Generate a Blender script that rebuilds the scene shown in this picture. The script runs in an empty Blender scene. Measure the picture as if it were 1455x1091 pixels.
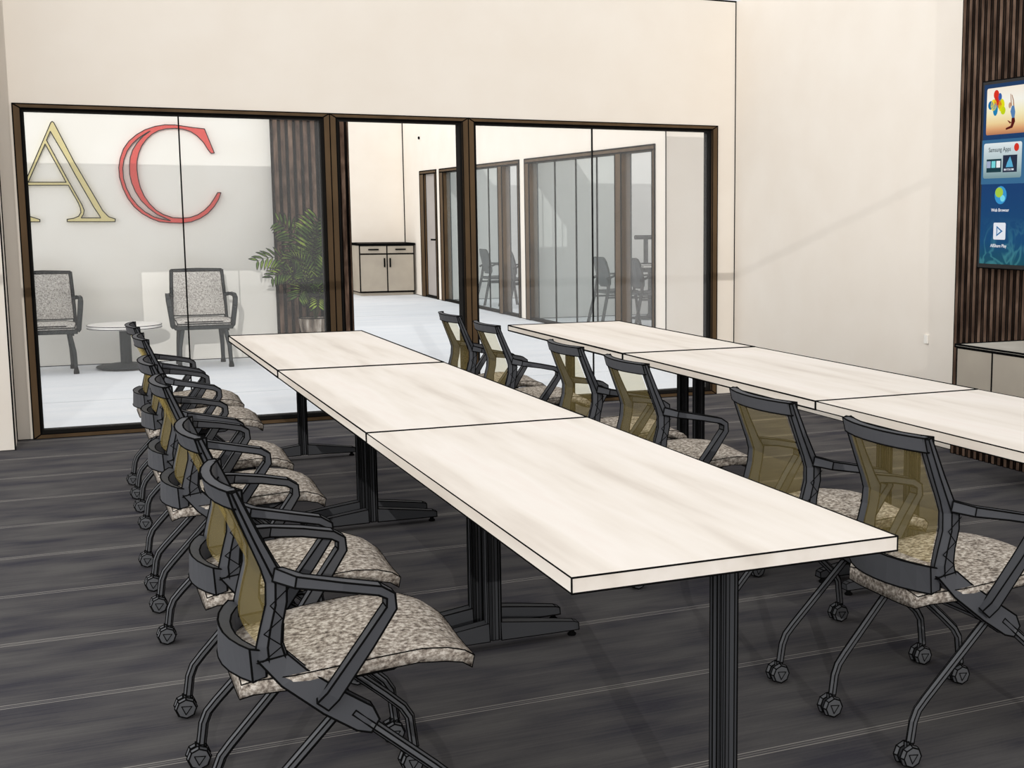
import bpy, bmesh, math, random
from mathutils import Vector, Matrix
random.seed(7)
C = bpy.context.scene.collection
sc = bpy.context.scene
PI = math.pi

# ------------------------------------------------------------------ materials
def mat(name, col, rough=.7, spec=.2, emit=None, es=1.0):
    m = bpy.data.materials.new(name); m.use_nodes = True
    b = m.node_tree.nodes['Principled BSDF']
    b.inputs['Base Color'].default_value = (*col, 1)
    b.inputs['Roughness'].default_value = rough
    b.inputs['Specular IOR Level'].default_value = spec
    if emit:
        b.inputs['Emission Color'].default_value = (*emit, 1)
        b.inputs['Emission Strength'].default_value = es
    return m

def hexc(h):
    v = [int(h[i:i+2], 16)/255 for i in (0, 2, 4)]
    return tuple(c/12.92 if c <= .04045 else ((c+.055)/1.055)**2.4 for c in v)

def N(m, t, **kw):
    n = m.node_tree.nodes.new(t)
    for k, v in kw.items(): setattr(n, k, v)
    return n
def LK(m, a, b): m.node_tree.links.new(a, b)

def noise_mat(name, stops, scale=(1, 1, 1), nscale=5, detail=3, rough=.8, spec=.1, bump=0, roughness=.5, space='Object'):
    m = mat(name, stops[0][1], rough, spec)
    b = m.node_tree.nodes['Principled BSDF']
    tc = N(m, 'ShaderNodeTexCoord'); mp = N(m, 'ShaderNodeMapping'); mp.inputs['Scale'].default_value = scale
    nz = N(m, 'ShaderNodeTexNoise'); nz.inputs['Scale'].default_value = nscale; nz.inputs['Detail'].default_value = detail
    nz.inputs['Roughness'].default_value = roughness
    cr = N(m, 'ShaderNodeValToRGB'); e = cr.color_ramp.elements
    while len(e) < len(stops): e.new(.5)
    for i, (p, c) in enumerate(stops): e[i].position = p; e[i].color = (*c, 1)
    LK(m, tc.outputs[space], mp.inputs[0]); LK(m, mp.outputs[0], nz.inputs['Vector'])
    LK(m, nz.outputs['Fac'], cr.inputs[0]); LK(m, cr.outputs[0], b.inputs['Base Color'])
    if bump:
        bp = N(m, 'ShaderNodeBump'); bp.inputs['Strength'].default_value = bump; bp.inputs['Distance'].default_value = .004
        LK(m, nz.outputs['Fac'], bp.inputs['Height']); LK(m, bp.outputs[0], b.inputs['Normal'])
    return m

def veil_mat(name, tint, diff, fac):
    """see-through sheet: tinted clear part mixed with a little diffuse body"""
    m = bpy.data.materials.new(name); m.use_nodes = True
    nt = m.node_tree; nt.nodes.clear()
    o = N(m, 'ShaderNodeOutputMaterial'); mx = N(m, 'ShaderNodeMixShader'); mx.inputs[0].default_value = fac
    t = N(m, 'ShaderNodeBsdfTransparent'); t.inputs[0].default_value = (*tint, 1)
    d = N(m, 'ShaderNodeBsdfDiffuse'); d.inputs[0].default_value = (*diff, 1)
    LK(m, t.outputs[0], mx.inputs[1]); LK(m, d.outputs[0], mx.inputs[2]); LK(m, mx.outputs[0], o.inputs[0])
    return m

M = {}
M['line'] = mat('black_line', (.006, .006, .006), .9, 0)
M['wall'] = noise_mat('cream_paint', [(.3, hexc('EBE2D6')), (.7, hexc('EEE6DB'))], nscale=3, rough=.9, spec=0)
M['office_wall'] = noise_mat('grey_white_paint', [(.3, hexc('DCDDDB')), (.7, hexc('E2E2E0'))], nscale=3, rough=.9, spec=0)
M['letter_wall'] = noise_mat('white_paint', [(.3, hexc('F1EEE6')), (.7, hexc('F4F2EB'))], nscale=3, rough=.9, spec=0)
M['frame'] = noise_mat('bronze_frame', [(.3, hexc('4C3B28')), (.7, hexc('5E4A33'))], scale=(1, 1, .3), nscale=8, rough=.6, spec=.15)
M['bead'] = mat('dark_glazing_bead', (.012, .011, .01), .8, .05)
M['lobby_floor'] = noise_mat('pale_tile', [(.3, hexc('E3E8EE')), (.7, hexc('EDF0F4'))], scale=(.6, 2, 1), nscale=2, rough=.6, spec=.1)
M['top'] = noise_mat('bleached_wood', [(.25, hexc('DDD2C6')), (.45, hexc('F0E7DC')), (.6, hexc('F7EFE6')), (.8, hexc('F2E6DC'))],
                     scale=(5.5, .55, 5.5), nscale=1.6, detail=4, rough=.6, spec=.1)
M['char'] = mat('charcoal_plastic', hexc('4B4C50'), .6, .2)
M['tube'] = mat('charcoal_steel_tube', hexc('5A5B5E'), .5, .3)
M['black'] = mat('black_powder_coat', hexc('3C3D40'), .6, .2)
M['fabric'] = noise_mat('speckled_fabric', [(.30, hexc('4A4440')), (.42, hexc('8C8177')), (.52, hexc('B3A99D')), (.64, hexc('E2DAD0')), (.75, hexc('A89C8E'))],
                        scale=(44, 44, 52), nscale=1.9, detail=4, rough=.95, spec=0, bump=.2, roughness=.62)
M['lobby_fabric'] = noise_mat('grey_woven_fabric', [(.3, hexc('7E7A76')), (.5, hexc('B5B1AB')), (.7, hexc('D5D2CC'))],
                        scale=(60, 60, 60), nscale=1.5, detail=3, rough=.95, spec=0)
M['mesh'] = veil_mat('olive_mesh', (.955, .93, .80), hexc('BDA76A'), .21)
M['glass'] = veil_mat('hazy_glass', (1, 1, 1), (.96, .955, .94), .05)
M['tint'] = veil_mat('grey_tint_glass', (.93, .945, .94), (.62, .66, .65), .07)
M['cab'] = noise_mat('taupe_laminate', [(.3, hexc('A79E91')), (.7, hexc('B0A799'))], nscale=4, rough=.7, spec=.1)
M['cabtop'] = noise_mat('stone_top', [(.3, hexc('B9B3A7')), (.7, hexc('C9C4B9'))], nscale=6, rough=.6, spec=.1)
M['slat'] = noise_mat('walnut_slats', [(.3, hexc('3F3027')), (.5, hexc('5C493D')), (.7, hexc('7D6758'))], scale=(9, 9, 2.5), nscale=2.2, detail=4, rough=.8, spec=.05)
M['slatgap'] = mat('slat_backing', (.012, .009, .008), .9, 0)
M['gold'] = mat('gold_letter_face', hexc('D9CC93'), .6, .1)
M['red'] = mat('red_letter_face', hexc('DB554E'), .6, .1)
M['whitetop'] = mat('white_laminate', hexc('F4F2EE'), .6, .1)
M['slate'] = mat('dark_slate_metal', hexc('262C2E'), .6, .2)
M['leaf'] = noise_mat('palm_leaf', [(.35, hexc('24371F')), (.5, hexc('4F6B2B')), (.66, hexc('9DB34E'))], nscale=7, rough=.8, spec=.05)
M['stem'] = mat('palm_stem', hexc('4A5138'), .8, .05)
M['soil'] = noise_mat('soil', [(.3, (.02, .015, .01)), (.7, (.05, .04, .03))], nscale=30)
M['pot'] = noise_mat('striped_basket', [(.35, hexc('4A423B')), (.55, hexc('857A6F')), (.7, hexc('B9B1A7'))], scale=(12, 12, .6), nscale=2, rough=.9, spec=0)
M['office_chair'] = mat('office_chair_shell', hexc('404346'), .6, .15)
M['doorgrey'] = noise_mat('grey_door_leaf', [(.3, hexc('A9A29D')), (.7, hexc('B1AAA5'))], nscale=3, rough=.8, spec=.05)
M['plate'] = mat('white_plastic', hexc('F2EEE6'), .6, .1)
M['tvbody'] = mat('tv_black', (.01, .01, .011), .4, .3)
M['edgeband'] = M['top']

def carpet():
    m = mat('carpet_tile', hexc('4A484B'), .95, 0)
    b = m.node_tree.nodes['Principled BSDF']
    tc = N(m, 'ShaderNodeTexCoord')
    def nz(scale, ns, det):
        mp = N(m, 'ShaderNodeMapping'); mp.inputs['Scale'].default_value = scale
        n = N(m, 'ShaderNodeTexNoise'); n.inputs['Scale'].default_value = ns; n.inputs['Detail'].default_value = det
        LK(m, tc.outputs['Object'], mp.inputs[0]); LK(m, mp.outputs[0], n.inputs['Vector']); return n.outputs['Fac']
    blot = nz((1.6, 4.5, 1), 1.6, 2); streak = nz((2.2, 70, 1), 1.5, 3); fine = nz((30, 160, 1), 2, 1)
    def math_(op, a, bb, c=None):
        n = N(m, 'ShaderNodeMath', operation=op)
        for i, v in enumerate((a, bb, c)):
            if v is None: continue
            if isinstance(v, (int, float)): n.inputs[i].default_value = v
            else: LK(m, v, n.inputs[i])
        return n.outputs[0]
    s = math_('ADD', math_('MULTIPLY', blot, .62), math_('MULTIPLY', streak, .28))
    s = math_('ADD', s, math_('MULTIPLY', fine, .10))
    cr = N(m, 'ShaderNodeValToRGB'); e = cr.color_ramp.elements; e.new(.5)
    for i, (p, c) in enumerate([(.36, hexc('45444A')), (.5, hexc('575556')), (.64, hexc('636160'))]): e[i].position = p; e[i].color = (*c, 1)
    LK(m, s, cr.inputs[0])
    sep = N(m, 'ShaderNodeSeparateXYZ'); LK(m, tc.outputs['Object'], sep.inputs[0])
    y = math_('SUBTRACT', sep.outputs['Y'], 1.835)
    f = math_('FRACT', math_('ADD', math_('DIVIDE', y, .612), .5), 0)
    d = math_('ABSOLUTE', math_('MULTIPLY', math_('SUBTRACT', f, .5), .612), 0)
    l1 = math_('LESS_THAN', math_('ABSOLUTE', math_('SUBTRACT', d, .0135), 0), .0024)
    l2 = math_('LESS_THAN', d, .0018)
    ln = math_('MULTIPLY', math_('MAXIMUM', l1, math_('MULTIPLY', l2, .6)), .62)
    mx = N(m, 'ShaderNodeMix', data_type='RGBA')
    LK(m, ln, mx.inputs['Factor']); LK(m, cr.outputs[0], mx.inputs['A']); mx.inputs['B'].default_value = (*hexc('B4AFA8'), 1)
    LK(m, mx.outputs['Result'], b.inputs['Base Color'])
    return m
M['carpet'] = carpet()

# ------------------------------------------------------------------ mesh builder
class MB:
    def __init__(s): s.v = []; s.f = []; s.m = []
    def add(s, vs, fs, mi=0):
        o = len(s.v); s.v += [tuple(v) for v in vs]; s.f += [tuple(i+o for i in f) for f in fs]; s.m += [mi]*len(fs); return s
    def box(s, a, b, mi=0):
        (x0, y0, z0), (x1, y1, z1) = a, b
        return s.add([(x0,y0,z0),(x1,y0,z0),(x1,y1,z0),(x0,y1,z0),(x0,y0,z1),(x1,y0,z1),(x1,y1,z1),(x0,y1,z1)],
                     [(0,3,2,1),(4,5,6,7),(0,1,5,4),(1,2,6,5),(2,3,7,6),(3,0,4,7)], mi)
    def loft(s, rings, mi=0, cap=True, closed=True):
        n = len(rings[0]); vs = [p for r in rings for p in r]; fs = []
        for i in range(len(rings)-1):
            for j in range(n if closed else n-1):
                k = (j+1) % n
                fs.append((i*n+j, i*n+k, (i+1)*n+k, (i+1)*n+j))
        if cap and closed:
            fs.append(tuple(range(n))[::-1]); fs.append(tuple((len(rings)-1)*n+j for j in range(n)))
        return s.add(vs, fs, mi)
    def sweep(s, pts, size, lat, n=4, mi=0):
        """section swept along pts; lat = sideways direction; size = (half sideways, half normal) or one per point"""
        pts = [Vector(p) for p in pts]; lat = Vector(lat).normalized(); R = []
        for i, p in enumerate(pts):
            if i == 0: t = pts[1]-pts[0]
            elif i == len(pts)-1: t = pts[-1]-pts[-2]
            else: t = (pts[i]-pts[i-1]).normalized()+(pts[i+1]-pts[i]).normalized()
            t.normalize(); l = (lat - t*lat.dot(t)).normalized(); nn = t.cross(l)
            a, b = size[i] if isinstance(size[0], (tuple, list)) else size
            if n == 4: R.append([p+l*a+nn*b, p-l*a+nn*b, p-l*a-nn*b, p+l*a-nn*b])
            else: R.append([p+l*a*math.cos(2*PI*(j+.5)/n)+nn*b*math.sin(2*PI*(j+.5)/n) for j in range(n)])
        return s.loft(R, mi)
    def lathe(s, prof, c, n=24, axis='z', mi=0):
        R = []
        for r, h in prof:
            ring = []
            for j in range(n):
                a = 2*PI*j/n
                if axis == 'z': ring.append((c[0]+r*math.cos(a), c[1]+r*math.sin(a), c[2]+h))
                elif axis == 'y': ring.append((c[0]+r*math.sin(a), c[1]+h, c[2]+r*math.cos(a)))
                else: ring.append((c[0]+h, c[1]+r*math.cos(a), c[2]+r*math.sin(a)))
            R.append(ring)
        return s.loft(R, mi)
    def prism(s, poly, axis, a, b, mi=0):
        """polygon in the plane across axis, from a to b along it"""
        def P(u, w, h): return {'y': (u, h, w), 'x': (h, u, w), 'z': (u, w, h)}[axis]
        return s.loft([[P(u, w, a) for u, w in poly], [P(u, w, b) for u, w in poly]], mi)
    def seg(s, a, b, r, mi=1):
        a = Vector(a); b = Vector(b); t = b-a
        if t.length < 1e-6: return s
        t.normalize(); q = Vector((0, 0, 1)) if abs(t.z) < .9 else Vector((1, 0, 0))
        u = t.cross(q).normalized()*r; w = t.cross(u).normalized()*r
        a = a-t*r*.5; b = b+t*r*.5
        return s.add([a+u, a+w, a-u, a-w, b+u, b+w, b-u, b-w],
                     [(0,1,5,4),(1,2,6,5),(2,3,7,6),(3,0,4,7),(0,3,2,1),(4,5,6,7)], mi)
    def build(s, name, m, parent=None, line=0, ang=25, smooth=False, second=None, loc=None):
        me = bpy.data.meshes.new(name); me.from_pydata(s.v, [], s.f)
        mats = list(m) if isinstance(m, (list, tuple)) else [m]
        me.polygons.foreach_set('material_index', s.m)
        bm = bmesh.new(); bm.from_mesh(me)
        bmesh.ops.recalc_face_normals(bm, faces=bm.faces)
        if line:
            li = len(mats); mats.append(M['line'])
            base = [(e.verts[0].co.copy(), e.verts[1].co.copy()) for e in bm.edges
                    if (len(e.link_faces) != 2 or e.calc_face_angle(0) > math.radians(ang)) and e.link_faces[0].material_index == 0]
            L = MB()
            for a, b in base: L.seg(a, b, line, 0)
            for f in bm.faces: f.smooth = smooth
            off = len(bm.verts); nv = [bm.verts.new(v) for v in L.v]
            for f in L.f:
                try:
                    nf = bm.faces.new([nv[i] for i in f]); nf.material_index = li
                except ValueError: pass
        elif smooth:
            for f in bm.faces: f.smooth = True
        bm.normal_update(); bm.to_mesh(me); bm.free()
        for x in mats: me.materials.append(x)
        o = bpy.data.objects.new(name, me); C.objects.link(o)
        if parent: o.parent = parent
        if loc: o.location = loc
        return o

def tag(o, label=None, cat=None, group=None, kind=None):
    if label: o['label'] = label
    if cat: o['category'] = cat
    if group: o['group'] = group
    if kind: o['kind'] = kind
    return o
def empty(name, loc, rz=0, label=None, cat=None, group=None):
    o = bpy.data.objects.new(name, None); C.objects.link(o); o.location = loc; o.rotation_euler = (0, 0, rz)
    o.empty_display_size = .1
    return tag(o, label, cat, group)
def kids(o): return [c for c in C.objects if c.parent is o]
def copy_tree(o, parent=None):
    c = o.copy(); C.objects.link(c)
    if parent: c.parent = parent
    for ch in kids(o): copy_tree(ch, c)
    return c
def struct(o): o['kind'] = 'structure'; return o

# ------------------------------------------------------------------ the setting
GY0, GY1 = 6.818, 6.938           # glazed partition wall
TOP = 3.07
struct(MB().box((-6, -4.2, -.12), (7.5, 6.818, 0)).build('floor', M['carpet']))
fl = MB().box((-6, 6.818, -.12), (10, 21.3, 0))
for y in (8.54, 15.9, 19.6): fl.box((-6, y-.006, 0), (4.9, y+.006, .0012), 1)
struct(fl.build('floor_lobby', [M['lobby_floor'], mat('tile_joint', hexc('C9CED4'), .8, 0)]))

w = MB().box((-1.166, GY0, 2.114), (4.02, GY1, TOP)).box((-1.166, GY0, 0), (-1.07, GY1, 2.114)).box((3.858, GY0, 0), (4.02, GY1, 2.114))
w.seg((-1.166, GY0, TOP), (4.02, GY0, TOP), .006).seg((-1.166, GY0, 0), (-1.07, GY0, 0), .004)
w.seg((4.018, GY0-.002, 0), (4.018, GY0-.002, TOP), .0045)
struct(w.build('wall_back', [M['wall'], M['line']]))
struct(MB().box((4.16, GY0, 2.114), (9.0, GY1, TOP)).box((4.16, GY0, 0), (4.78, GY1, 2.114)).build('wall_neighbour', M['wall']))  # out of view; solid pier added to shade the office front
w = MB().box((4.02, -4.2, 0), (4.16, GY1, TOP))
w.seg((4.02, 3.99, 0), (4.02, GY0, 0), .004)
struct(w.build('wall_right', [M['wall'], M['line']]))
w = MB().box((-3.2, 6.44, 0), (-1.166, GY1, TOP))
w.seg((-1.166, 6.44, 0), (-1.166, 6.44, TOP), .0045).seg((-1.164, 6.79, 0), (-1.164, 6.79, TOP), .004).seg((-3.2, 6.44, 0), (-1.166, 6.44, 0), .004)
struct(w.build('wall_left', [M['wall'], M['line']]))
w = MB().box((-6, 11.15, 0), (1.852, 11.3, TOP)).seg((-6, 11.148, .0), (1.10, 11.148, .0), .007)
struct(w.build('wall_lobby', [M['letter_wall'], M['line']]))
w = MB().box((-2, 21.15, 0), (4.9, 21.3, TOP)).seg((4.895, 21.145, 0), (4.895, 21.145, TOP), .011).seg((-2, 21.145, 0), (4.9, 21.145, 0), .008)
struct(w.build('wall_far', [M['wall'], M['line']]))
# corridor wall with its openings, the side of the offices
CX0, CX1 = 4.9, 5.0
ops = [(10.23, 14.42), (14.66, 18.70), (18.92, 19.98)]
w = MB().box((CX0, 9.97, 2.16), (CX1, 21.15, TOP))
prev = 9.97
for a, b in ops + [(21.15, None)]:
    w.box((CX0, prev, 0), (CX1, a, 2.16)); w.seg((CX0, prev, 0), (CX0, a, 0), .007); prev = b
w.seg((CX0, 9.97, 0), (CX0, 9.97, TOP), .0065)
struct(w.build('wall_corridor', [M['wall'], M['line']]))
struct(MB().box((5.0, 9.97, 0), (9.0, 10.09, TOP)).build('wall_office_front', M['wall']))
struct(MB().box((5.0, 14.48, 0), (8.9, 14.6, TOP)).seg((5.0, 14.478, .0), (8.9, 14.478, .0), .008).build('wall_office_middle', [M['office_wall'], M['line']]))
struct(MB().box((5.0, 18.76, 0), (8.9, 18.88, TOP)).seg((5.0, 18.758, .0), (8.9, 18.758, .0), .008).build('wall_office_far', [M['office_wall'], M['line']]))
struct(MB().box((8.9, 10.09, 0), (9.0, 21.3, TOP)).seg((8.898, 10.1, .0), (8.898, 18.8, .0), .008).build('wall_office_side', [M['office_wall'], M['line']]))

def frame_y(name, x0, x1, panes, wide=.043, bottom=True, lr=.0038):
    """glazed frame standing in the partition wall (runs along X)"""
    z1 = 2.114
    root = empty(name, ((x0+x1)/2, GY0, 0)); root['kind'] = 'structure'
    def P(b, n, m, line=0):
        o = b.build(n, m, None, line); o.parent = root; o.matrix_parent_inverse = Matrix.Translation(-root.location); return o
    f = MB()
    f.prism([(x0, 0), (x0+wide, .03), (x0+wide, z1-wide*.6), (x0, z1)], 'y', GY0-.012, GY1+.012)
    f.prism([(x1-wide, .03), (x1, 0), (x1, z1), (x1-wide, z1-wide*.6)], 'y', GY0-.012, GY1+.012)
    f.prism([(x0, z1), (x0+wide, z1-wide*.6), (x1-wide, z1-wide*.6), (x1, z1)], 'y', GY0-.012, GY1+.012)
    if bottom: f.prism([(x0, 0), (x1, 0), (x1-wide, .03), (x0+wide, .03)], 'y', GY0-.012, GY1+.012)
    P(f, 'frame', M['frame'], lr)
    bd = .018
    b = MB(); a0, a1, c0, c1 = x0+wide, x1-wide, .03, z1-wide*.6
    ya, yb = GY0+.01, GY1-.01
    b.box((a0, ya, c0 if bottom else 0), (a0+bd, yb, c1)).box((a1-bd, ya, c0 if bottom else 0), (a1, yb, c1)).box((a0+bd, ya, c1-bd), (a1-bd, yb, c1))
    if bottom: b.box((a0+bd, ya, c0), (a1-bd, yb, c0+bd*1.2))
    P(b, 'glazing_bead' if panes else 'door_stop', M['bead'])
    if panes:
        xs = [a0+bd] + panes + [a1-bd]
        for i in range(len(xs)-1):
            P(MB().box((xs[i]+(.004 if i else 0), 6.872, c0+bd*1.2), (xs[i+1]-(.004 if i < len(xs)-2 else 0), 6.882, c1-bd)), 'pane', M['glass'])
        for x in panes:
            P(MB().box((x-.004, 6.868, c0+bd*1.2), (x+.004, 6.886, c1-bd)), 'joint_seal', M['line'])
    return root
frame_y('window_1', -1.07, .867, [-.100])
frame_y('door_1', .867, 1.845, [], bottom=False)
frame_y('window_2', 1.845, 3.858, [2.825])

def frame_x(name, y0, y1, panes, posts, kind='window'):
    """glazed office front in the corridor wall (runs along Y); posts = (a, b) uprights"""
    z1 = 2.16; root = empty(name, (CX0, (y0+y1)/2, 0)); root['kind'] = 'structure'
    def P(b, n, m, line=0):
        o = b.build(n, m, None, line); o.parent = root; o.matrix_parent_inverse = Matrix.Translation(-root.location); return o
    f = MB()
    for a, b in posts: f.box((CX0-.012, a, 0), (CX1+.012, b, z1-.05))
    f.box((CX0-.012, y0, z1-.05), (CX1+.012, y1, z1))
    P(f, 'frame', M['frame'], .009)
    P(MB().box((CX0-.006, y0+.06, .002), (CX1-.01, y1-.06, .035)), 'bottom_rail', M['bead'])
    for i, (a, b, m) in enumerate(panes):
        P(MB().box((4.944, a, .035), (4.954, b, z1-.05)), 'pane', M[m])
    for (a, b, m), (c, d, _) in zip(panes, panes[1:]):
        if abs(b-c) < .02: P(MB().box((4.94, b-.001, .035), (4.958, c+.001, z1-.05)), 'joint_seal', M['line'])
    return root
# near office: door leaf at the near end, window lights beyond
frame_x('window_3', 10.23, 14.42, [(10.29, 11.13, 'glass'), (11.30, 11.98, 'tint'), (11.992, 12.66, 'tint'), (12.672, 13.40, 'tint'), (13.412, 14.25, 'tint')],
        [(10.23, 10.29), (11.13, 11.30), (14.25, 14.42)])
frame_x('window_4', 14.66, 18.70, [(14.72, 15.42, 'glass'), (15.60, 16.22, 'tint'), (16.232, 17.2, 'tint'), (17.212, 18.50, 'tint')],
        [(14.66, 14.72), (15.42, 15.60), (18.50, 18.70)])
d = frame_x('door_2', 18.92, 19.98, [], [(18.92, 19.0), (19.72, 19.98)])
o = MB().box((4.93, 19.0, .04), (4.97, 19.72, 2.11)).build('door_leaf', M['doorgrey'], None, .005); o.parent = d; o.matrix_parent_inverse = Matrix.Translation(-d.location)
h = MB().sweep([(4.93, 19.07, 1.0), (4.87, 19.07, 1.0), (4.865, 19.09, 1.0), (4.865, 19.2, 1.0)], (.014, .014), (0, 0, 1)).build('handle', M['line']); h.parent = o

# unseen frame added behind the camera, its crossbar throws the thin line of shade on the right wall
bar_root = empty('shade_bar_frame', (2, -4.1, 0)); bar_root['kind'] = 'structure'
b = MB().box((-4.2, -4.13, 3.94), (8.6, -4.07, 3.985)).box((-4.3, -4.16, 0), (-4.2, -4.04, 6)).box((8.5, -4.16, 0), (8.6, -4.04, 6)).box((-4.2, -4.16, 0), (8.5, -4.04, .06))
o = b.build('frame', M['frame']); o.parent = bar_root; o.matrix_parent_inverse = Matrix.Translation(-bar_root.location)

# ------------------------------------------------------------------ slatted feature walls
SX = 3.955
def slats_x(y0, y1, pitch=.0535):
    root = empty('slat_panel', (4.0, (y0+y1)/2, 0), 0, 'dark walnut slatted panel behind the television on the right wall', 'wall panel')
    def P(b, n, m, line=0):
        o = b.build(n, m, None, line); o.parent = root; o.matrix_parent_inverse = Matrix.Translation(-root.location); return o
    P(MB().box((SX+.02, y0, 0), (4.018, y1, TOP)), 'backing_board', M['slatgap'])
    s = MB(); y = y1
    while y-.032 > y0:
        s.box((SX, y-.032, 0), (SX+.0195, y, TOP)); y -= pitch
    P(s, 'slats', M['slat'], .0032)
slats_x(.2, 3.925)
root = empty('slat_panel', (1.5, 11.1, 0), 0, 'dark slatted panel behind the potted palm in the lobby', 'wall panel')
s = MB(); x = 1.115
while x < 1.79:
    s.box((x, 11.03, 0), (x+.045, 11.06, TOP)); x += .0725
s.box((1.838, 11.03, 0), (1.852, 11.06, TOP))
o = s.build('slats', M['slat'], None, .0025); o.parent = root; o.matrix_parent_inverse = Matrix.Translation(-root.location)
o = MB().box((1.10, 11.0605, 0), (1.852, 11.12, TOP)).build('backing_board', M['slatgap']); o.parent = root; o.matrix_parent_inverse = Matrix.Translation(-root.location)

# ------------------------------------------------------------------ training tables
TL, TW, TH = 1.829, .762, .737
def make_table(lr):
    root = empty('training_table', (0, 0, 0))
    MB().box((-TW/2, lr+.0006, TH-.032), (TW/2, TL-lr-.0006, TH)).build('tabletop', M['top'], root, lr)
    for y in (.092, TL-.092):
        leg = MB()
        # ribbed oval column
        prof = []
        n = 28
        for j in range(n):
            a = 2*PI*j/n; r = 1 if j % 2 == 0 else .86
            prof.append((.026*r*math.copysign(abs(math.cos(a))**.6, math.cos(a)), y+.029*r*math.copysign(abs(math.sin(a))**.6, math.sin(a))))
        leg.prism(prof, 'z', .03, TH-.033)
        leg.box((-.2, y-.03, TH-.045), (.2, y+.03, TH-.033))
        lo = leg.build('leg', M['black'], root, .0014 if lr < .003 else .002, 20)
        flr = .0016 if lr < .003 else .0024
        for s in (-1, 1):
            R = []
            for x, hw, z0, z1 in ((.02, .03, .028, .088), (.16, .028, .026, .07), (.285, .023, .024, .052), (.3, .02, .024, .046)):
                R.append([(s*x, y-hw, z0), (s*x, y+hw, z0), (s*x, y+hw*.75, z1), (s*x, y-hw*.75, z1)])
            MB().loft(R).build('foot', M['black'], lo, flr, 12)
            MB().lathe([(.014, 0), (.016, .006), (.009, .012), (.009, .026)], (s*.28, y, 0), 10).build('glide', M['line'], lo)
    return root
rows = [(TW/2, 0, 'left'), (1.68+TW/2, -.011, 'right')]
tl = {('left', 0): 'pale wood training table nearest the camera, front of the left row',
      ('left', 1): 'pale wood training table in the middle of the left row',
      ('left', 2): 'pale wood training table at the far end of the left row, by the lobby glass',
      ('right', 0): 'pale wood training table cut by the right picture edge, near the television',
      ('right', 1): 'pale wood training table in the middle of the right row, beside the cream wall',
      ('right', 2): 'pale wood training table at the far end of the right row, by the corridor glass'}
for k, lr in enumerate((.0021, .0032, .0044)):
    proto = make_table(lr)
    for i, (x, y, side) in enumerate(rows):
        t = proto if i == 0 else copy_tree(proto)
        t.location = (x, y+k*TL, 0)
        tag(t, tl[(side, k)], 'table', 'training tables in two rows')

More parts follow.
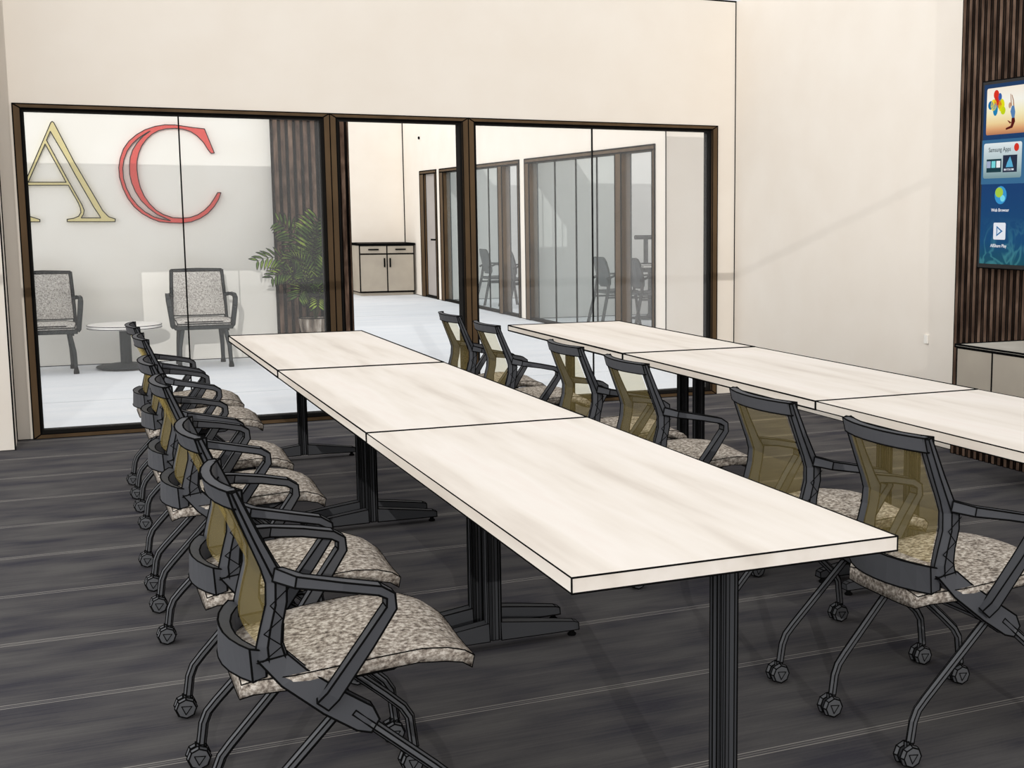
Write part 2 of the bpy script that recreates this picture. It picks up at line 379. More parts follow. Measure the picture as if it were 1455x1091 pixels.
# ------------------------------------------------------------------ nesting chairs
def make_chair():
    root = empty('nesting_chair', (0, 0, 0)); LR = .0023
    # seat cushion
    prof = [(.050, .450, .16), (.075, .466, .19), (.15, .476, .222), (.24, .487, .234), (.33, .495, .238), (.42, .499, .236), (.48, .492, .234), (.52, .478, .228), (.546, .458, .214)]
    ny = 10; top = []; bot = []
    for x, z, hw in prof:
        th = .046 if x < .5 else .042
        rt = []; rb = []
        for j in range(ny+1):
            v = -1+2*j/ny; crown = .010*(1-abs(v)**3)
            wave = .006*math.sin(v*PI*1.2+.4)*(x/.55)**4
            rt.append((x, v*hw, z-.008+crown+wave)); rb.append((x-.004, v*hw*.97, z-th+wave*.6+.005*(abs(v)**4)))
        top.append(rt); bot.append(rb)
    s = MB(); n = ny+1
    vs = [p for r in top for p in r]+[p for r in bot for p in r]; fs = []; O = len(top)*n
    for i in range(len(top)-1):
        for j in range(ny):
            fs.append((i*n+j, (i+1)*n+j, (i+1)*n+j+1, i*n+j+1)); fs.append((O+i*n+j, O+i*n+j+1, O+(i+1)*n+j+1, O+(i+1)*n+j))
        for j in (0, ny): fs.append((i*n+j, (i+1)*n+j, O+(i+1)*n+j, O+i*n+j))
    for i in (0, len(top)-1):
        for j in range(ny): fs.append((i*n+j, i*n+j+1, O+i*n+j+1, O+i*n+j))
    s.add(vs, fs); s.build('seat', M['fabric'], root, .0015, 42, True)
    MB().prism([(.18, .43), (.40, .444), (.41, .435), (.38, .42), (.2, .41)], 'y', -.14, .14).build('seat_pan', M['char'], root, LR)
    # back frame: two uprights, bowed top rail and bowed bottom rail in one moulding
    b = MB()
    up = [(.046, .866, .008), (.060, .83, .010), (.086, .765, .012), (.114, .70, .015), (.130, .665, .020), (.128, .62, .020), (.116, .57, .021), (.110, .53, .024), (.114, .495, .030)]
    for sd in (-1, 1):
        R = []
        for i, (x, z, hw) in enumerate(up):
            yy = sd*(.178 if i < 5 else .182); t = .020
            R.append([(x-hw*.9, yy-sd*t, z), (x-hw*1.25, yy+sd*t*.25, z), (x-hw*.35, yy+sd*t, z), (x+hw*.8, yy+sd*t, z+.004), (x+hw, yy+sd*t*.4, z+.004), (x+hw, yy-sd*t*.8, z+.004)])
        b.loft(R)
    def bow(x0, xc, y, p=2.2): return x0+(xc-x0)*(1-abs(y/.19)**p)
    ys = [-.19, -.15, -.1, -.05, 0, .05, .1, .15, .19]
    b.loft([[(bow(.036, .004, y), y, .868), (bow(.064, .026, y), y, .870), (bow(.066, .030, y), y, .832), (bow(.046, .012, y), y, .830)] for y in ys])
    b.loft([[(bow(.066, .026, y), y, .528+.0*y), (bow(.098, .052, y), y, .520), (bow(.098, .05, y), y, .462), (bow(.070, .022, y), y, .455)] for y in ys])
    # moulded creases criss-crossing the lower uprights
    for sd in (-1, 1):
        for fy in (.2025,):
            zz = [(.655, 1), (.62, -.9), (.59, .6), (.56, -.9), (.53, .9), (.50, -.8)]
            q = []
            for z, f in zz:
                for (xa, za, ha), (xb, zb, hb) in zip(up, up[1:]):
                    if zb <= z <= za:
                        u = (za-z)/(za-zb); q.append((xa+(xb-xa)*u+f*(ha+(hb-ha)*u), sd*fy, z)); break
            for i in range(len(q)-1): b.seg(q[i], q[i+1], .0013, 1)
    b.build('back_frame', [M['char'], M['line']], root, LR, 20)
    # see-through mesh
    rings = []
    for x, z, h in up[1:-1]:
        rings.append([(bow(x-h*.8, x-.036, y), y, z) for y in [-.16, -.12, -.06, 0, .06, .12, .16]])
    MB().loft(rings, closed=False, cap=False).build('mesh_panel', M['mesh'], root)
    # side bracket, arm, legs, casters on each side
    for sd in (-1, 1):
        br = MB()
        br.loft([[(x-.03*nx, sd*y0, z-.03*nz), (x+.03*nx, sd*y0, z+.03*nz), (x+.03*nx, sd*(y0+.03), z+.03*nz), (x-.03*nx, sd*(y0+.03), z-.03*nz)]
                 for x, z, nx, nz, y0 in ((.112, .505, 1, .15, .172), (.15, .462, .85, .5, .188), (.225, .402, .62, .78, .206), (.292, .356, .6, .8, .212), (.314, .336, .3, .45, .212))])
        br.build('side_bracket', M['char'], root, LR, 20)
        a = MB()
        a.sweep([(.128, sd*.195, .684), (.165, sd*.238, .676), (.25, sd*.258, .662), (.325, sd*.262, .646), (.347, sd*.262, .632), (.348, sd*.262, .606), (.30, sd*.258, .535), (.225, sd*.244, .425), (.205, sd*.236, .402)],
                [(.012, .014), (.017, .012), (.019, .010), (.019, .010), (.018, .010), (.018, .011), (.017, .013), (.015, .015), (.013, .015)], (0, 1, 0))
        a.build('arm', M['char'], root, LR, 22)
        for pts in ([(.245, sd*.206, .372), (.06, sd*.192, .176), (.036, sd*.19, .148), (.024, sd*.189, .118), (.016, sd*.188, .062)],
                    [(.270, sd*.230, .372), (.44, sd*.24, .222), (.486, sd*.242, .178), (.504, sd*.242, .148), (.514, sd*.242, .062)]):
            lg = MB().sweep(pts, (.0115, .0115), (0, 1, 0), 6).build('leg', M['tube'], root, .0019, 30)
            cx, cy = pts[-1][0]-.008, pts[-1][1]
            c = MB()
            for q in (-1, 1):
                c.lathe([(.012, -.011), (.027, -.010), (.030, -.002), (.030, .004), (.024, .011), (.010, .012)], (cx, cy+q*.015, .030), 8, 'y')
                # moulded triangle on the wheel cap
                tri = [(cx+.016*math.cos(t), cy+q*.0272, .030+.016*math.sin(t)) for t in (.4, .4+2*PI/3, .4+4*PI/3)]
                for i in range(3): c.seg(tri[i], tri[(i+1) % 3], .0013, 1)
            c.box((cx-.006, cy-.006, .03), (cx+.014, cy+.006, .066))
            c.build('caster', [M['tube'], M['line']], lg, .0021, 30)
    for x, yy, z in ((.285, .23, .352), (.235, .2, .374)):
        MB().sweep([(x, -yy, z), (x, yy, z)], (.011, .011), (0, 0, 1), 6).build('crossbar', M['tube'], root, .0015, 30)
    return root
chair = make_chair()
ordn = ['nearest the camera', 'second from the camera', 'third from the camera', 'fourth from the camera', 'fifth from the camera', 'last, by the lobby glass']
left = [(-.612, .66), (-.612, 1.35), (-.612, 2.43), (-.612, 3.105), (-.578, 4.165), (-.578, 4.86)]
right = [(1.07, .565), (1.07, 1.24), (1.08, 2.34), (1.083, 3.02), (1.09, 4.19), (1.09, 4.885)]
k = 0
for pts, where in ((left, 'left of the left table row'), (right, 'between the two table rows')):
    for i, (x, y) in enumerate(pts):
        c = chair if k == 0 else copy_tree(chair)
        c.location = (x, y, 0); k += 1
        od = ordn[i] if i < 5 or where.startswith('left') else 'last, by the open doorway post'
        tag(c, 'mesh-back rolling chair %s, %s' % (where, od), 'chair', 'rolling training chairs')

# ------------------------------------------------------------------ television
tv = empty('television', (3.93, 2.74, 1.65), 0, 'wall-mounted flat television with blue app screen on dark slats', 'television')
def TP(b, n, m, parent=tv, line=0, **k):
    o = b.build(n, m, None, line, **k); o.parent = parent
    o.matrix_parent_inverse = Matrix.Translation(-Vector(tv.location)) if parent is tv else Matrix.Identity(4); return o
Y1, Y0 = 3.662, 1.82
TP(MB().box((3.9, Y0, 1.13), (SX-.0064, Y1, 2.17)), 'housing', M['tvbody'], line=.003)
def screen_mat():
    m = mat('screen_picture', (0, 0, 0), .3, .1)
    b = m.node_tree.nodes['Principled BSDF']
    tc = N(m, 'ShaderNodeTexCoord'); sp = N(m, 'ShaderNodeSeparateXYZ'); LK(m, tc.outputs['Object'], sp.inputs[0])
    cr = N(m, 'ShaderNodeValToRGB'); e = cr.color_ramp.elements; e.new(.4); e.new(.7)
    for i, (p, c) in enumerate([(0, '11505E'), (.14, '0B4A78'), (.45, '0A3E74'), (1, '123A66')]): e[i].position = p; e[i].color = (*hexc(c), 1)
    mr = N(m, 'ShaderNodeMapRange'); mr.inputs['From Min'].default_value = 1.14; mr.inputs['From Max'].default_value = 2.16
    LK(m, sp.outputs['Z'], mr.inputs['Value']); LK(m, mr.outputs[0], cr.inputs[0])
    wv = N(m, 'ShaderNodeTexNoise'); wv.inputs['Scale'].default_value = 5; wv.inputs['Detail'].default_value = 2; wv.inputs['Distortion'].default_value = 1.5
    LK(m, tc.outputs['Object'], wv.inputs['Vector'])
    rp = N(m, 'ShaderNodeValToRGB'); q = rp.color_ramp.elements; q.new(.5)
    for i, (p, v) in enumerate([(.44, 0), (.5, 1), (.56, 0)]): q[i].position = p; q[i].color = (v, v, v, 1)
    LK(m, wv.outputs['Fac'], rp.inputs[0])
    m2 = N(m, 'ShaderNodeMapRange'); m2.inputs['From Min'].default_value = 1.42; m2.inputs['From Max'].default_value = 1.2; m2.inputs['To Max'].default_value = .25
    LK(m, sp.outputs['Z'], m2.inputs['Value'])
    mul = N(m, 'ShaderNodeMath', operation='MULTIPLY'); LK(m, rp.outputs[0], mul.inputs[0]); LK(m, m2.outputs[0], mul.inputs[1])
    mx = N(m, 'ShaderNodeMix', data_type='RGBA'); LK(m, mul.outputs[0], mx.inputs['Factor']); LK(m, cr.outputs[0], mx.inputs['A']); mx.inputs['B'].default_value = (*hexc('6FD0D0'), 1)
    LK(m, mx.outputs['Result'], b.inputs['Emission Color']); b.inputs['Emission Strength'].default_value = .9
    return m
scr = TP(MB().box((3.897, Y0+.022, 1.155), (3.9005, Y1-.022, 2.15)), 'screen', screen_mat())
def glow(h, s=.95): return mat('screen_'+h, (0, 0, 0), .5, 0, hexc(h), s)
def sbox(y0, y1, z0, z1, h, d, name='icon', par=scr, r=.0):
    X = 3.897-.001*d
    poly = []
    for cy, cz, a0 in ((y1-r, z1-r, 0), (y0+r, z1-r, 90), (y0+r, z0+r, 180), (y1-r, z0+r, 270)):
        if r:
            for t in (0, 45, 90): poly.append((cy+r*math.cos(math.radians(a0+t)), cz+r*math.sin(math.radians(a0+t))))
        else: poly.append((cy, cz))
    return TP(MB().prism(poly, 'x', X, X+.0008), name, glow(h) if isinstance(h, str) else h, par)
def spoly(poly, h, d, name='icon', par=scr):
    X = 3.897-.001*d
    return TP(MB().prism(poly, 'x', X, X+.0008), name, glow(h) if isinstance(h, str) else h, par)
def sell(cy, cz, ry, rz, h, d, name='icon', par=scr):
    return spoly([(cy+ry*math.cos(2*PI*i/16), cz+rz*math.sin(2*PI*i/16)) for i in range(16)], h, d, name, par)
def grad_mat(name, z0, z1, stops):
    m = mat(name, (0, 0, 0), .5, 0); b = m.node_tree.nodes['Principled BSDF']
    tc = N(m, 'ShaderNodeTexCoord'); sp = N(m, 'ShaderNodeSeparateXYZ'); LK(m, tc.outputs['Object'], sp.inputs[0])
    mr = N(m, 'ShaderNodeMapRange'); mr.inputs['From Min'].default_value = z0; mr.inputs['From Max'].default_value = z1
    cr = N(m, 'ShaderNodeValToRGB'); e = cr.color_ramp.elements
    while len(e) < len(stops): e.new(.5)
    for i, (p, c) in enumerate(stops): e[i].position = p; e[i].color = (*hexc(c), 1)
    LK(m, sp.outputs['Z'], mr.inputs['Value']); LK(m, mr.outputs[0], cr.inputs[0]); LK(m, cr.outputs[0], b.inputs['Emission Color']); b.inputs['Emission Strength'].default_value = .95
    return m
# picture tile: beach sunset, balloons, jumping person
sbox(2.95, 3.615, 1.872, 2.128, grad_mat('beach_photo', 1.87, 2.13, [(0, 'B57A5A'), (.12, 'E3A877'), (.25, 'F6D9A0'), (.45, 'FDF3C8'), (.7, 'FFFDF2'), (1, 'FFF3E2')]), 1, 'photo_tile', r=.01)
for cy, cz, ry, rz, h in ((3.555, 2.035, .026, .032, 'F3E23A'), (3.49, 2.03, .026, .035, 'E9E51F'), (3.475, 2.0, .02, .022, 'C9D920'), (3.535, 2.09, .022, .026, 'E03A28'), (3.53, 2.055, .02, .025, 'D93325'),
                         (3.505, 2.075, .016, .022, '3E63A8'), (3.505, 2.035, .018, .024, 'D8402F'), (3.58, 2.035, .022, .024, '1E6FA8'), (3.54, 2.01, .02, .035, '2486B8')):
    sell(cy, cz, ry, rz, h, 2)
fig = [[(3.40, 2.04), (3.385, 2.04), (3.372, 1.985), (3.385, 1.975), (3.41, 1.985)]]
spoly([(3.412, 1.99), (3.402, 2.02), (3.383, 2.02), (3.373, 1.985), (3.378, 1.955), (3.398, 1.955)], '5C86B8', 3)
spoly([(3.40, 1.955), (3.376, 1.955), (3.372, 1.935), (3.392, 1.902), (3.445, 1.893), (3.446, 1.903), (3.408, 1.913), (3.402, 1.925)], '5A1E1C', 3)
spoly([(3.414, 1.925), (3.40, 1.93), (3.424, 1.942), (3.436, 1.944)], '7A3A30', 3)
spoly([(3.402, 2.02), (3.412, 2.085), (3.416, 2.085), (3.410, 2.02)], 'B08468', 3)
spoly([(3.383, 2.02), (3.388, 2.05), (3.402, 2.08), (3.406, 2.078), (3.394, 2.045), (3.391, 2.02)], 'B08468', 3)
sell(3.419, 2.024, .010, .016, 'C9A184', 3)
# app tile
sbox(2.95, 3.645, 1.60, 1.845, '3F6F96', .5, 'tile_band')
sbox(3.31, 3.628, 1.632, 1.826, grad_mat('app_tile', 1.63, 1.83, [(0, '7C9AA0'), (.3, 'A9C0C4'), (.8, 'D3E0E3'), (1, 'EDF4F5')]), 1, 'app_tile', r=.012)
sell(3.353, 1.796, .02, .022, 'D9392C', 2)
sbox(3.475, 3.6, 1.665, 1.738, '24414A', 2); 
for i, h in enumerate(('A9B4D0', '7FDDE2', 'F4F6F8')): sbox(3.565-i*.041, 3.597-i*.041, 1.690, 1.727, h, 3)
sbox(3.345, 3.462, 1.663, 1.756, '2C3448', 2)
spoly([(3.435, 1.69), (3.375, 1.69), (3.385, 1.715), (3.402, 1.748), (3.425, 1.715)], '5FB2D8', 3)
sbox(3.37, 3.45, 1.672, 1.682, 'D8DCE6', 3)
# globe and play icons
sell(3.473, 1.538, .05, .05, '3F9AD4', 1); sell(3.485, 1.553, .033, .028, 'A9CF4A', 2); sell(3.455, 1.52, .02, .018, '7FE0F2', 2)
sbox(3.422, 3.524, 1.292, 1.386, 'EAEEF6', 1, r=.008)
spoly([(3.497, 1.368), (3.445, 1.339), (3.497, 1.310)], '2A6FA6', 2); spoly([(3.489, 1.356), (3.460, 1.339), (3.489, 1.322)], 'DDE9F4', 3)
def text(s, cy, cz, size, h, d, narrow=1.0):
    cu = bpy.data.curves.new('caption', 'FONT'); cu.body = s; cu.size = size; cu.align_x = 'CENTER'; cu.align_y = 'CENTER'; cu.extrude = .0004
    t = bpy.data.objects.new('caption_tmp', cu); C.objects.link(t)
    bpy.context.view_layer.update()
    me = bpy.data.meshes.new_from_object(t.evaluated_get(bpy.context.evaluated_depsgraph_get())); bpy.data.objects.remove(t)
    R = Matrix(((0, 0, -1, 3.897-.001*d), (-narrow, 0, 0, cy), (0, 1, 0, cz), (0, 0, 0, 1)))
    me.transform(R); me.materials.clear(); me.materials.append(glow(h))
    o = bpy.data.objects.new('caption', me); C.objects.link(o); o.parent = scr
    return o
text('Samsung Apps', 3.492, 1.788, .036, '3A474C', 2, .9)
text('Game Hit', 3.41, 1.677, .014, '30384A', 4, .9)
text('Web Browser', 3.473, 1.455, .026, 'F6F8FB', 1, 1.0)
text('AllShare Play', 3.478, 1.257, .026, 'F6F8FB', 1, 1.0)

# floating credenza below it
cz = empty('credenza', (3.72, 2.1, .28), 0, 'taupe wall-hung credenza with pale top below the television', 'cabinet')
def CP(b, n, m, line=0):
    o = b.build(n, m, None, line); o.parent = cz; o.matrix_parent_inverse = Matrix.Translation(-Vector(cz.location)); return o
CP(MB().box((3.50, .9, .28), (SX-.0085, 3.285, .724)), 'body', M['cab'], .004)
CP(MB().box((3.478, .89, .727), (SX-.0085, 3.297, .739)), 'top', M['cabtop'], .0052)
for a, b in ((2.998, 3.283), (2.40, 2.992), (1.80, 2.394), (1.2, 1.794), (.905, 1.194)):
    CP(MB().box((3.481, a, .285), (3.499, b, .721)), 'door', M['cab'], .003)
# small plate on the right wall
tag(MB().box((4.008, 4.255, .632), (4.02, 4.29, .685)).build('wall_switch', M['plate']), 'small white switch plate low on the cream right wall', 'switch')
tag(MB().lathe([(.018, 0), (.026, -.01), (.026, -.022), (.012, -.03)], (4.9, 19.96, 2.733), 10, 'x').build('wall_sensor', M['line']), 'tiny dark sensor high on the corridor wall above the door', 'sensor')

# ------------------------------------------------------------------ lobby letters
A0 = [(-0.856, 2.273), (-0.844, 2.283), (-0.831, 2.273), (-0.678, 1.915), (-0.504, 1.561), (-0.457, 1.463), (-0.408, 1.406), (-0.351, 1.386), (-0.355, 1.36), (-0.769, 1.361), (-0.768, 1.384), (-0.711, 1.393), (-0.668, 1.412), (-0.647, 1.448), (-0.65, 1.488), (-0.666, 1.539), (-0.741, 1.7), (-1.096, 1.696), (-1.205, 1.452), (-1.208, 1.422), (-1.163, 1.402), (-1.071, 1.407), (-0.999, 1.382), (-0.999, 1.361), (-1.363, 1.362), (-1.36, 1.385), (-1.298, 1.399), (-1.256, 1.432), (-1.23, 1.477), (-1.077, 1.779)]
A1 = [(-0.915, 2.076), (-0.758, 1.727), (-1.075, 1.724)]
A2 = [(-0.865, 2.193), (-0.901, 2.11), (-0.747, 1.762), (-0.634, 1.519), (-0.618, 1.468), (-0.625, 1.432), (-0.647, 1.396), (-0.48, 1.396), (-0.488, 1.417), (-0.532, 1.494), (-0.671, 1.784), (-0.729, 1.914)]
C0 = [(0.49, 2.252), (0.571, 2.023), (0.54, 2.018), (0.512, 2.056), (0.474, 2.124), (0.417, 2.185), (0.359, 2.225), (0.29, 2.244), (0.221, 2.249), (0.141, 2.243), (0.072, 2.223), (0.011, 2.187), (-0.04, 2.137), (-0.082, 2.08), (-0.114, 2.007), (-0.133, 1.934), (-0.137, 1.852), (-0.131, 1.769), (-0.116, 1.686), (-0.086, 1.604), (-0.041, 1.531), (0.015, 1.468), (0.082, 1.426), (0.16, 1.398), (0.24, 1.392), (0.321, 1.4), (0.392, 1.426), (0.455, 1.469), (0.508, 1.522), (0.552, 1.586), (0.585, 1.641), (0.616, 1.64), (0.592, 1.576), (0.548, 1.506), (0.484, 1.437), (0.411, 1.389), (0.329, 1.357), (0.238, 1.344), (0.138, 1.347), (0.04, 1.358), (-0.038, 1.39), (-0.114, 1.437), (-0.179, 1.499), (-0.233, 1.582), (-0.271, 1.675), (-0.295, 1.778), (-0.297, 1.87), (-0.281, 1.952), (-0.247, 2.045), (-0.196, 2.118), (-0.125, 2.181), (-0.045, 2.23), (0.044, 2.263), (0.133, 2.281), (0.222, 2.282), (0.281, 2.275), (0.38, 2.262)]
C1 = [(-0.027, 2.205), (-0.107, 2.151), (-0.168, 2.093), (-0.215, 2.025), (-0.248, 1.943), (-0.262, 1.86), (-0.26, 1.768), (-0.238, 1.675), (-0.203, 1.593), (-0.149, 1.515), (-0.084, 1.452), (-0.007, 1.405), (0.061, 1.384), (0.139, 1.368), (0.1, 1.39), (0.023, 1.426), (-0.052, 1.489), (-0.117, 1.562), (-0.162, 1.645), (-0.191, 1.727), (-0.204, 1.81), (-0.202, 1.892), (-0.192, 1.964), (-0.166, 2.037), (-0.124, 2.104), (-0.067, 2.168), (-0.002, 2.218)]
def letter(loops, m, label):
    cu = bpy.data.curves.new('outline', 'CURVE'); cu.dimensions = '2D'; cu.fill_mode = 'BOTH'; cu.extrude = .014
    for lp in loops:
        sp = cu.splines.new('POLY'); sp.points.add(len(lp)-1); sp.use_cyclic_u = True
        for p, (x, z) in zip(sp.points, lp): p.co = (x, z, 0, 1)
    t = bpy.data.objects.new('outline', cu); C.objects.link(t); bpy.context.view_layer.update()
    me = bpy.data.meshes.new_from_object(t.evaluated_get(bpy.context.evaluated_depsgraph_get())); bpy.data.objects.remove(t)
    me.transform(Matrix(((1, 0, 0, 0), (0, 0, 1, 11.135), (0, 1, 0, 0), (0, 0, 0, 1))))
    L = MB()
    for lp in loops:
        for i in range(len(lp)):
            a, b = lp[i], lp[(i+1) % len(lp)]; L.seg((a[0], 11.121, a[1]), (b[0], 11.121, b[1]), .0042, 0)
    bm = bmesh.new(); bm.from_mesh(me)
    for f in bm.faces: f.material_index = 0
    nv = [bm.verts.new(v) for v in L.v]
    for f in L.f: bm.faces.new([nv[i] for i in f]).material_index = 1
    bm.normal_update(); me2 = bpy.data.meshes.new('wall_letter'); bm.to_mesh(me2); bm.free()
    me2.materials.append(m); me2.materials.append(M['line'])
    o = bpy.data.objects.new('wall_letter', me2); C.objects.link(o)
    tag(o, label, 'letter')
letter([A0, A1, A2], M['gold'], 'large gold outlined letter A on the lobby wall')
letter([C0, C1], M['red'], 'large red outlined letter C on the lobby wall')

# ------------------------------------------------------------------ lobby chairs, round table, palm
def make_lobby_chair():
    r = empty('lobby_armchair', (0, 0, 0)); LR = .0055     # faces -Y
    R = []
    for y, z, t in ((.17, .47, .03), (.20, .60, .032), (.235, .74, .03), (.262, .86, .026), (.268, .885, .018)):
        hw = .238-.02*(z-.47)/.42
        R.append([(-hw, y-t*.3, z), (-hw*.5, y-t-.0, z), (hw*.5, y-t-.0, z), (hw, y-t*.3, z), (hw, y+t*.7, z), (-hw, y+t*.7, z)])
    MB().loft(R).build('backrest', M['lobby_fabric'], r, LR, 40)
    fr = MB()
    for s in (-1, 1): fr.sweep([(s*.245, .185, .44), (s*.242, .215, .60), (s*.236, .25, .74), (s*.228, .278, .895)], (.012, .016), (1, 0, 0))
    fr.sweep([(-.228, .278, .895), (0, .285, .902), (.228, .278, .895)], (.010, .016), (0, 0, 1))
    fr.build('back_frame', M['slate'], r, .005)
    R = []
    for y, z, hw in ((.18, .452, .235), (.0, .462, .245), (-.18, .466, .248), (-.235, .455, .243), (-.252, .435, .235)):
        R.append([(-hw, y, z-.012), (-hw*.7, y, z), (hw*.7, y, z), (hw, y, z-.012), (hw, y, z-.055 if y > -.24 else .418), (-hw, y, z-.055 if y > -.24 else .418)])
    MB().loft(R).build('seat', M['lobby_fabric'], r, LR, 40)
    MB().box((-.255, -.235, .365), (.255, .19, .40)).build('seat_frame', M['slate'], r, .003)
    for s in (-1, 1):
        MB().sweep([(s*.242, .20, .66), (s*.285, .13, .675), (s*.297, -.08, .672), (s*.297, -.15, .645), (s*.29, -.165, .58), (s*.268, -.13, .40), (s*.255, -.12, .385)],
                   [(.016, .012)]*3+[(.020, .012)]*4, (1, 0, 0)).build('arm', M['slate'], r, .0028)
        for pts in ([(s*.215, -.19, .37), (s*.19, -.2, .36), (s*.22, -.215, .2), (s*.228, -.225, .0)], [(s*.20, .16, .37), (s*.19, .17, .33), (s*.2, .20, .2), (s*.205, .235, .0)]):
            lg = MB().sweep(pts, [(.02, .02), (.02, .02), (.016, .016), (.014, .014)], (1, 0, 0)).build('leg', M['slate'], r, .0025)
            q = pts[-1]
            MB().lathe([(.024, 0), (.024, .02), (.015, .06)], (q[0], q[1], 0), 10).build('foot_cap', M['line'], lg)
    return r
lc = make_lobby_chair(); lc.location = (.335, 10.64, 0)
tag(lc, 'grey upholstered lobby armchair standing right of the round table', 'chair', 'lobby armchairs')
l2 = copy_tree(lc); l2.location = (-1.0, 10.66, 0)
tag(l2, 'grey upholstered lobby armchair under the letter A, left of the round table', 'chair', 'lobby armchairs')
rt = empty('round_table', (-.34, 10.7, 0), 0, 'low round white pedestal table between the lobby armchairs', 'table')
MB().lathe([(.0, .378), (.315, .378), (.325, .385), (.325, .41), (.318, .415), (0, .415)], (0, 0, 0), 32).build('tabletop', M['whitetop'], rt, .0032, 40)
MB().lathe([(.05, .03), (.05, .377)], (0, 0, 0), 16).build('column', M['slate'], rt)
MB().lathe([(0, .005), (.24, .005), (.265, .018), (.26, .03), (.12, .05), (.05, .055)], (0, 0, 0), 28).build('base', M['slate'], rt, .002, 60)

pl = empty('potted_palm', (1.42, 10.78, 0), 0, 'leafy green palm in a tapered pot before the dark lobby slats', 'plant')
MB().lathe([(.0, .0), (.10, .0), (.165, .40), (.172, .41), (.155, .41), (.15, .385), (0, .385)], (0, 0, 0), 20).build('pot', M['pot'], pl, .003, 50)
MB().lathe([(0, .386), (.148, .386), (.1, .397), (0, .40)], (0, 0, 0), 16).build('soil', M['soil'], pl)
def frond(p0, p1, p2, p3, n=15, ln=.17, wd=.013):
    P = [Vector(p) for p in (p0, p1, p2, p3)]
    def B(t): u = 1-t; return P[0]*u**3+P[1]*3*u*u*t+P[2]*3*u*t*t+P[3]*t**3
    pts = [B(i/14) for i in range(15)]
    st = MB().sweep(pts, [(.007*(1-i/18), .006*(1-i/18)) for i in range(15)], (1, .3, 0), 5)
    so = st.build('stem', M['stem'], pl)
    lf = MB()
    for i in range(n):
        t = .34+.64*i/(n-1); p = B(t); tg = (B(min(1, t+.02))-B(t-.02)).normalized()
        sd = tg.cross(Vector((0, -.8, .6))).normalized()
        if sd.length < .1: sd = Vector((1, 0, 0))
        L = ln*(.55+.9*math.sin(PI*min(1, (t-.28)/.78)))*.8
        for s in (-1, 1):
            d = (sd*s*.8+tg*.62+Vector((0, -.10, -.10+random.uniform(-.12, .08)))).normalized()
            up = d.cross(tg).normalized(); wv = d.cross(up).normalized()*wd
            q = [p, p+d*L*.35+wv+up*.004, p+d*L*.75+wv*.7-Vector((0, 0, L*.05)), p+d*L-Vector((0, 0, L*.14)), p+d*L*.75-wv*.7-Vector((0, 0, L*.05)), p+d*L*.35-wv+up*.004]
            o = len(lf.v); dn = up*.0015
            lf.loft([q, [v-dn for v in q]])
    lf.build('leaflets', M['leaf'], so, .0028, 60)
T = Vector((1.42, 10.78, 0))
def F(a, b, c, d, **k): frond(*(Vector(p)-T for p in (a, b, c, d)), **k)
B0 = (1.42, 10.78, .39)
F(B0, (1.39, 10.76, .75), (1.36, 10.72, 1.1), (1.45, 10.62, 1.40), n=17, ln=.25, wd=.014)
F(B0, (1.40, 10.76, .8), (1.33, 10.74, 1.22), (1.08, 10.70, 1.36), n=15, ln=.19)
F(B0, (1.36, 10.74, .85), (1.15, 10.7, 1.12), (.86, 10.66, .98), n=12, ln=.14)
F(B0, (1.35, 10.7, .75), (1.2, 10.62, .98), (.98, 10.58, .82), n=12, ln=.14)
F(B0, (1.36, 10.68, .7), (1.28, 10.5, 1.05), (1.16, 10.42, 1.0), n=15, ln=.19)
F(B0, (1.46, 10.76, .8), (1.47, 10.74, 1.15), (1.50, 10.68, 1.30), n=15, ln=.2)
F(B0, (1.46, 10.72, .7), (1.5, 10.6, 1.0), (1.53, 10.52, .98), n=15, ln=.15)
F(B0, (1.44, 10.66, .65), (1.44, 10.5, .92), (1.44, 10.36, .78), n=15, ln=.17)
F(B0, (1.38, 10.66, .62), (1.3, 10.52, .82), (1.2, 10.42, .64), n=14, ln=.17)
F(B0, (1.44, 10.7, .55), (1.42, 10.55, .75), (1.38, 10.4, .55), n=14, ln=.16)
F(B0, (1.5, 10.72, .6), (1.5, 10.62, .78), (1.54, 10.56, .56), n=14, ln=.13)
F(B0, (1.46, 10.8, .7), (1.42, 10.82, 1.0), (1.44, 10.84, 1.2), n=14, ln=.16)

# ------------------------------------------------------------------ hallway cabinet
hc = empty('hallway_cabinet', (4.38, 20.75, 0), 0, 'taupe two-door base cabinet with drawers at the hallway end', 'cabinet')
def HP(b, n, m, par=hc, line=0):
    o = b.build(n, m, None, line); o.parent = par
    if par is hc: o.matrix_parent_inverse = Matrix.Translation(-Vector(hc.location))
    return o
HP(MB().box((3.90, 20.42, .06), (4.86, 21.13, .885)), 'body', M['cab'], line=.008)
HP(MB().box((3.92, 20.46, 0), (4.85, 21.12, .06)), 'plinth', M['cab'])
HP(MB().box((3.885, 20.39, .892), (4.875, 21.13, .912)), 'worktop', mat('dark_worktop', hexc('5E574F'), .6, .1), line=.011)
for a, b, s in ((3.905, 4.375, 1), (4.385, 4.855, -1)):
    d = HP(MB().box((a, 20.40, .075), (b, 20.418, .725)), 'door', M['cab'], line=.006)
    hx = b-.045 if s == 1 else a+.045
    HP(MB().box((hx-.011, 20.37, .50), (hx+.011, 20.399, .66)), 'handle', M['line'], par=d)
    d = HP(MB().box((a, 20.40, .74), (b, 20.418, .875)), 'drawer', M['cab'], line=.006)
    HP(MB().box(((a+b)/2-.09, 20.37, .80), ((a+b)/2+.09, 20.399, .822)), 'handle', M['line'], par=d)

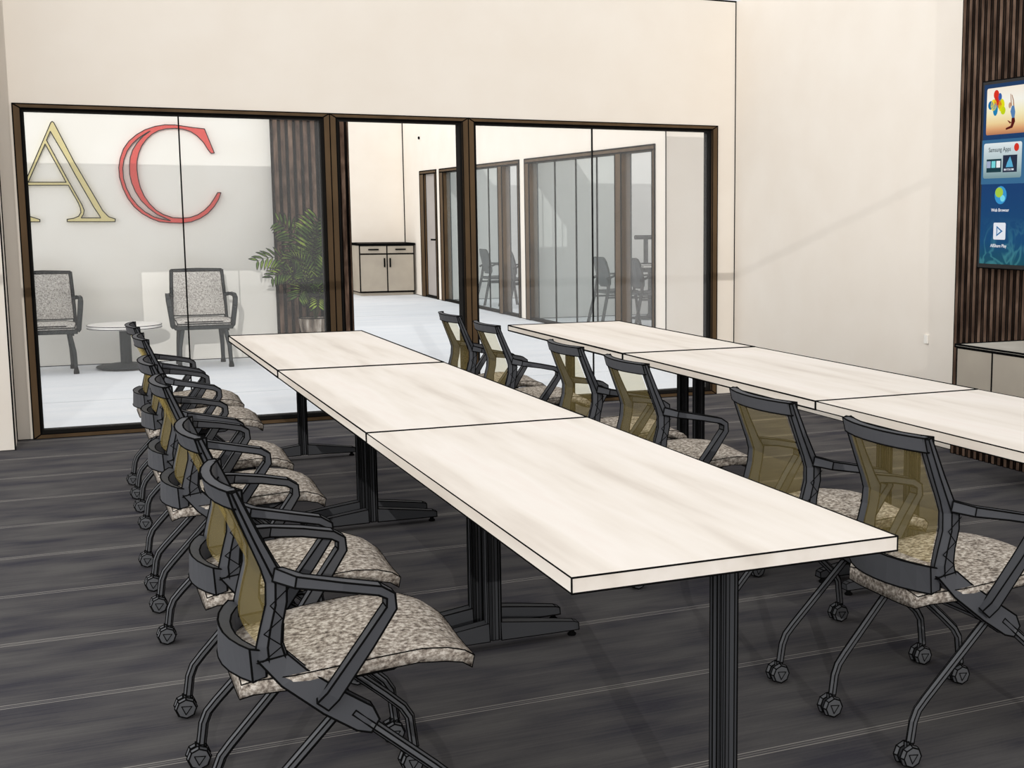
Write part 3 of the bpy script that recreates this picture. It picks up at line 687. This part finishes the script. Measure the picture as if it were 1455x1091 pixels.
# ------------------------------------------------------------------ offices
def make_office_chair():
    r = empty('side_chair', (0, 0, 0))      # faces +X
    R = []
    for z, x, hw in ((.50, -.185, .13), (.53, -.19, .19), (.60, -.20, .215), (.72, -.225, .22), (.82, -.25, .205), (.865, -.262, .17), (.878, -.266, .12)):
        R.append([(x+.04*abs(v)**2, v*hw, z) for v in (-1, -.5, 0, .5, 1)]+[(x-.016+.04*abs(v)**2, v*hw, z) for v in (1, .5, 0, -.5, -1)])
    MB().loft(R).build('backrest', M['office_chair'], r, .004, 45)
    R = [[(x, -hw, z), (x, hw, z), (x, hw, z-.03), (x, -hw, z-.03)] for x, hw, z in ((-.22, .18, .445), (-.1, .215, .44), (.12, .22, .45), (.22, .21, .445), (.25, .19, .43))]
    MB().loft(R).build('seat', M['office_chair'], r, .004, 45)
    for s in (-1, 1):
        MB().sweep([(-.22, s*.225, .60), (-.12, s*.255, .645), (.1, s*.255, .645), (.15, s*.25, .60), (.16, s*.235, .44)], (.014, .01), (0, 1, 0)).build('arm', M['black'], r, .003)
        MB().sweep([(-.17, s*.20, .62), (-.2, s*.21, .43), (-.30, s*.24, 0)], (.014, .014), (0, 1, 0)).build('leg', M['black'], r, .003)
        MB().sweep([(.15, s*.20, .44), (.19, s*.21, .40), (.24, s*.24, 0)], (.014, .014), (0, 1, 0)).build('leg', M['black'], r, .003)
        MB().sweep([(-.2, s*.215, .36), (.2, s*.215, .36)], (.010, .010), (0, 1, 0)).build('side_rail', M['black'], r, .002)
    return r
oc = make_office_chair()
for i, (x, y, lab) in enumerate([(5.72, 13.25, 'grey side chair seen through the tinted panes of the near office'),
                                 (5.94, 12.685, 'dark side chair behind the near office door, in front of the desk'),
                                 (5.46, 17.45, 'grey side chair seen through the tinted panes of the far office'),
                                 (5.62, 16.72, 'dark side chair behind the glass door of the far office')]):
    c = oc if i == 0 else copy_tree(oc)
    c.location = (x, y, 0); tag(c, lab, 'chair', 'office side chairs')
ot = empty('office_table', (6.75, 13.75, 0), 0, 'white-topped table on a dark column in the near office', 'table')
MB().box((-.55, -.3, .715), (.75, .4, .745)).build('tabletop', M['whitetop'], ot, .005)
MB().box((-.5, -.26, .655), (.7, .36, .714)).build('apron', M['black'], ot)
MB().lathe([(.28, 0), (.28, .02), (.07, .045), (.05, .08), (.05, .654)], (-.25, .08, 0), 16).build('column', M['slate'], ot)
st = empty('screen_stand', (6.42, 13.84, .7505), 0, 'black T-shaped screen stand on the near office table', 'stand')
MB().lathe([(.1, 0), (.1, .015), (.02, .02)], (0, 0, .0), 16).build('base', M['black'], st)
MB().box((-.022, -.02, .015), (.022, .02, .34)).build('pole', M['black'], st, .003)
MB().sweep([(-.16, 0, .365), (.30, 0, .365)], (.028, .028), (0, 1, 0), 8).build('crossbar', M['black'], st, .003)

# ------------------------------------------------------------------ camera, light, world
cam = bpy.data.cameras.new('camera'); co = bpy.data.objects.new('camera', cam); C.objects.link(co); sc.camera = co
co.location = (-.863, -2.256, 1.436); co.rotation_euler = (PI/2-.132, 0, -.4415)
cam.sensor_width = 36; cam.lens = 36*1822.7/1455; cam.shift_x = (727.5-948)/1455; cam.clip_end = 200

sun = bpy.data.lights.new('sun', 'SUN'); so = bpy.data.objects.new('sun', sun); C.objects.link(so)
sd = Vector((.2, 1, -.277)).normalized()
so.rotation_euler = sd.to_track_quat('-Z', 'Y').to_euler(); so.location = (-1, -8, 6)
sun.energy = .95; sun.angle = math.radians(.08); sun.color = (1, .98, .95)

wd = bpy.data.worlds.new('world'); sc.world = wd; wd.use_nodes = True
nt = wd.node_tree; bg = nt.nodes['Background']
tc = nt.nodes.new('ShaderNodeTexCoord'); sp = nt.nodes.new('ShaderNodeSeparateXYZ'); mr = nt.nodes.new('ShaderNodeMapRange')
nt.links.new(tc.outputs['Generated'], sp.inputs[0]); nt.links.new(sp.outputs['X'], mr.inputs['Value'])
mr.inputs['From Min'].default_value = -.35; mr.inputs['From Max'].default_value = -1; mr.inputs['To Min'].default_value = .92; mr.inputs['To Max'].default_value = 2.3
nt.links.new(mr.outputs[0], bg.inputs[1]); bg.inputs[0].default_value = (1, 1, 1, 1)   # brighter sky to the west

sc.view_settings.view_transform = 'Standard'; sc.view_settings.look = 'None'
sc.view_settings.exposure = -0.08; sc.view_settings.gamma = 1.0
sc.view_settings.use_curve_mapping = False
